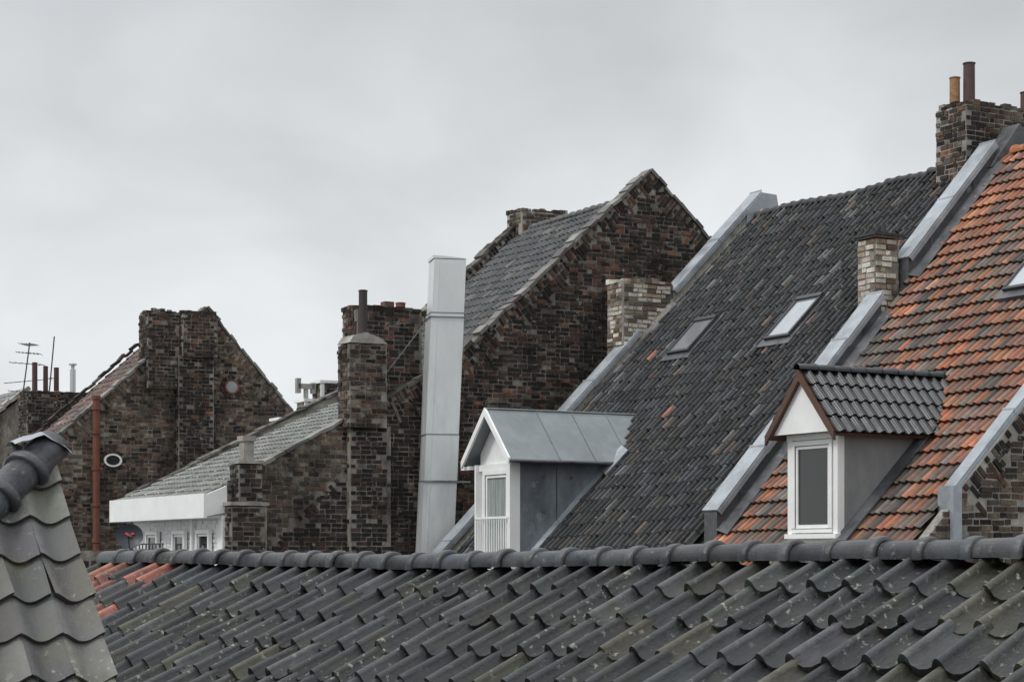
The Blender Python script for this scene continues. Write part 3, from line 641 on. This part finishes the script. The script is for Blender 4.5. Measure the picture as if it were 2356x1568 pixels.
# left foreground roof
F=empty('tiled_roof_building.001')
AF=np.array([-3.33,14.0,H+.72]); dh=nz(np.array([.77,-1.3,0])); kf=1.14; Df,Nf=slope(kf,dh); Ef=np.array([-dh[1],dh[0],0])
keepF=lambda p,q: q>-p*1.05-.05
mb=MB(); tiles(mb,AF,Ef,Df,Nf,(-2.43,.0),(.0,4.6),.27,.345,wave(.055),.036,keepF,lambda p,q,j:jitc(pick([(.115,.115,.108),(.09,.092,.09),(.14,.138,.12)],[3,2,1]),.18),jit=.006,dy=np.array([.03*math.sin(math.pi*x)-.01 for x in np.linspace(0,1,14)]),rib_shade=(.85,1.15))
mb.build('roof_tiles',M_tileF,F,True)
hipd=nz(-Ef*1.0+Df*1.05)
mb=MB(); caps(mb,AF+hipd*-.02+Nf*.05,AF+hipd*2.6+Nf*.05,nz(np.cross(hipd,nz(Nf+Z*.6))),.125,.36,lambda:jitc((.035,.038,.043),.15),jit=.003); mb.build('hip_caps',M_ridge,F,True)
mb=MB(); 
Pb=AF+Df*4.6; Ph=AF+hipd*3.4; 
mb.add([AF-Nf*.04,Pb-Nf*.04,Ph-Nf*.04,AF+Ef*.0-dh*1.6-Z*.9,Pb-Z*12,Ph-Z*12,AF-dh*5-Z*H-Ef*2],[(0,1,2),(0,3,1),(0,2,3),(1,4,5,2),(3,6,4,1),(2,5,6,3)]); mb.build('body',M_mort,F)
mb=MB() # dressed zinc sheet folded over the apex, lying just behind and below the first hip cap
c=AF+Nf*.08+Z*.10-Ef*.08
nu,nv=9,6; rows=[]
for i in range(nu):
    for k in range(nv):
        u=-.20+.42*i/(nu-1); v=-.13+.24*k/(nv-1)
        rows.append(c+Ef*u+dh*v+Z*(-2.4*v*v-.9*max(0,u)**1.3-.35*abs(min(0,u))+.006*math.sin(u*40+v*17)))
mb.add(rows,[(i*nv+k,i*nv+k+1,(i+1)*nv+k+1,(i+1)*nv+k) for i in range(nu-1) for k in range(nv-1)])
mb.build('zinc_flashing',M_zinc,F,True)
# low dark wall seen left of foreground ridge
mb=MB(); wq=empty('brick_wall'); mb.prism([np.array([-6.4,24,H-.35]),np.array([-3.9,24,H-.35]),np.array([-3.9,24,H+.05]),np.array([-6.4,24,H+.05])],np.array([0,.4,0])); 
mb.prism([np.array([-6.4,24,0]),np.array([-3.9,24,0]),np.array([-3.9,24,H-.35]),np.array([-6.4,24,H-.35])],np.array([0,.4,0])); mb.build('wall_core',M_mort,wq)
mb=MB(); brickwall(mb,np.array([-6.4,24,H-2.]),np.array([1.,0,0]),Z,np.array([0,-1.,0]),(0,2.5),(0,2.05),yes,c_soot); mb.build('wall_brick',M_brick,wq)
# ground
mb=MB(); g=1500.; mb.add([(-g,-g,0),(g,-g,0),(g,g,0),(-g,g,0)],[(0,1,2,3)]); mb.build('ground',M_ground)
# ================================================================ WORLD / LIGHT / CAMERA
w=bpy.data.worlds.new('World'); scene.world=w; w.use_nodes=True; nt=w.node_tree; N=nt.nodes; L=nt.links
N.clear(); out=N.new('ShaderNodeOutputWorld'); b1=N.new('ShaderNodeBackground'); b2=N.new('ShaderNodeBackground'); mx=N.new('ShaderNodeMixShader')
sk=N.new('ShaderNodeTexSky'); sk.sky_type='NISHITA'; sk.sun_disc=False; sk.sun_elevation=math.radians(50); sk.sun_rotation=math.radians(-60)
L.new(sk.outputs[0],b1.inputs[0]); b1.inputs[1].default_value=.1
tc=N.new('ShaderNodeTexCoord'); mp=N.new('ShaderNodeMapping'); mp.inputs['Scale'].default_value=(1.,1.,1.5); mp.inputs['Location'].default_value=(.35,.1,.3); mp.inputs['Rotation'].default_value=(0,.35,0); L.new(tc.outputs['Generated'],mp.inputs[0])
n1=N.new('ShaderNodeTexNoise'); n1.inputs['Scale'].default_value=6; n1.inputs['Detail'].default_value=6; n1.inputs['Roughness'].default_value=.45; n1.inputs['Distortion'].default_value=.3; L.new(mp.outputs[0],n1.inputs['Vector'])
sx=N.new('ShaderNodeSeparateXYZ'); L.new(tc.outputs['Generated'],sx.inputs[0])
def mr(x,a,b,c,d):
    r=N.new('ShaderNodeMapRange'); r.inputs[1].default_value=a;r.inputs[2].default_value=b;r.inputs[3].default_value=c;r.inputs[4].default_value=d; L.new(x,r.inputs[0]); return r.outputs[0]
def mth(op,a,b):
    m=N.new('ShaderNodeMath'); m.operation=op
    for i,v in((0,a),(1,b)):
        if isinstance(v,float): m.inputs[i].default_value=v
        else: L.new(v,m.inputs[i])
    return m.outputs[0]
grad=mth('ADD',mr(sx.outputs['Z'],.05,.27,.94,.60),mr(sx.outputs['Z'],.3,.95,0.,1.2))  # brighter zenith, as under real overcast
lum=mth('MULTIPLY',grad,mr(n1.outputs['Fac'],.3,.7,.83,1.17))
cc_=N.new('ShaderNodeCombineColor'); L.new(mth('MULTIPLY',lum,.965),cc_.inputs[0]); L.new(mth('MULTIPLY',lum,.995),cc_.inputs[1]); L.new(mth('MULTIPLY',lum,1.015),cc_.inputs[2])
L.new(cc_.outputs[0],b2.inputs[0]); b2.inputs[1].default_value=1.
mx.inputs[0].default_value=.93; L.new(b1.outputs[0],mx.inputs[1]); L.new(b2.outputs[0],mx.inputs[2]); L.new(mx.outputs[0],out.inputs[0])
sl=bpy.data.lights.new('sun','SUN'); sl.energy=1.5; sl.angle=math.radians(12); sl.color=(1,.97,.93); so=bpy.data.objects.new('sun',sl); scene.collection.objects.link(so)
so.rotation_euler=(math.radians(40),0,math.radians(-60))
cam=bpy.data.cameras.new('camera'); co=bpy.data.objects.new('camera',cam); scene.collection.objects.link(co); scene.camera=co
co.location=(0,0,H); co.rotation_euler=(math.radians(90),0,0)
cam.sensor_width=36; cam.lens=36*4500/2356; cam.shift_y=491/2356; cam.clip_end=5000; cam.clip_start=.1
scene.view_settings.view_transform='Standard'; scene.view_settings.look='None'; scene.view_settings.exposure=0
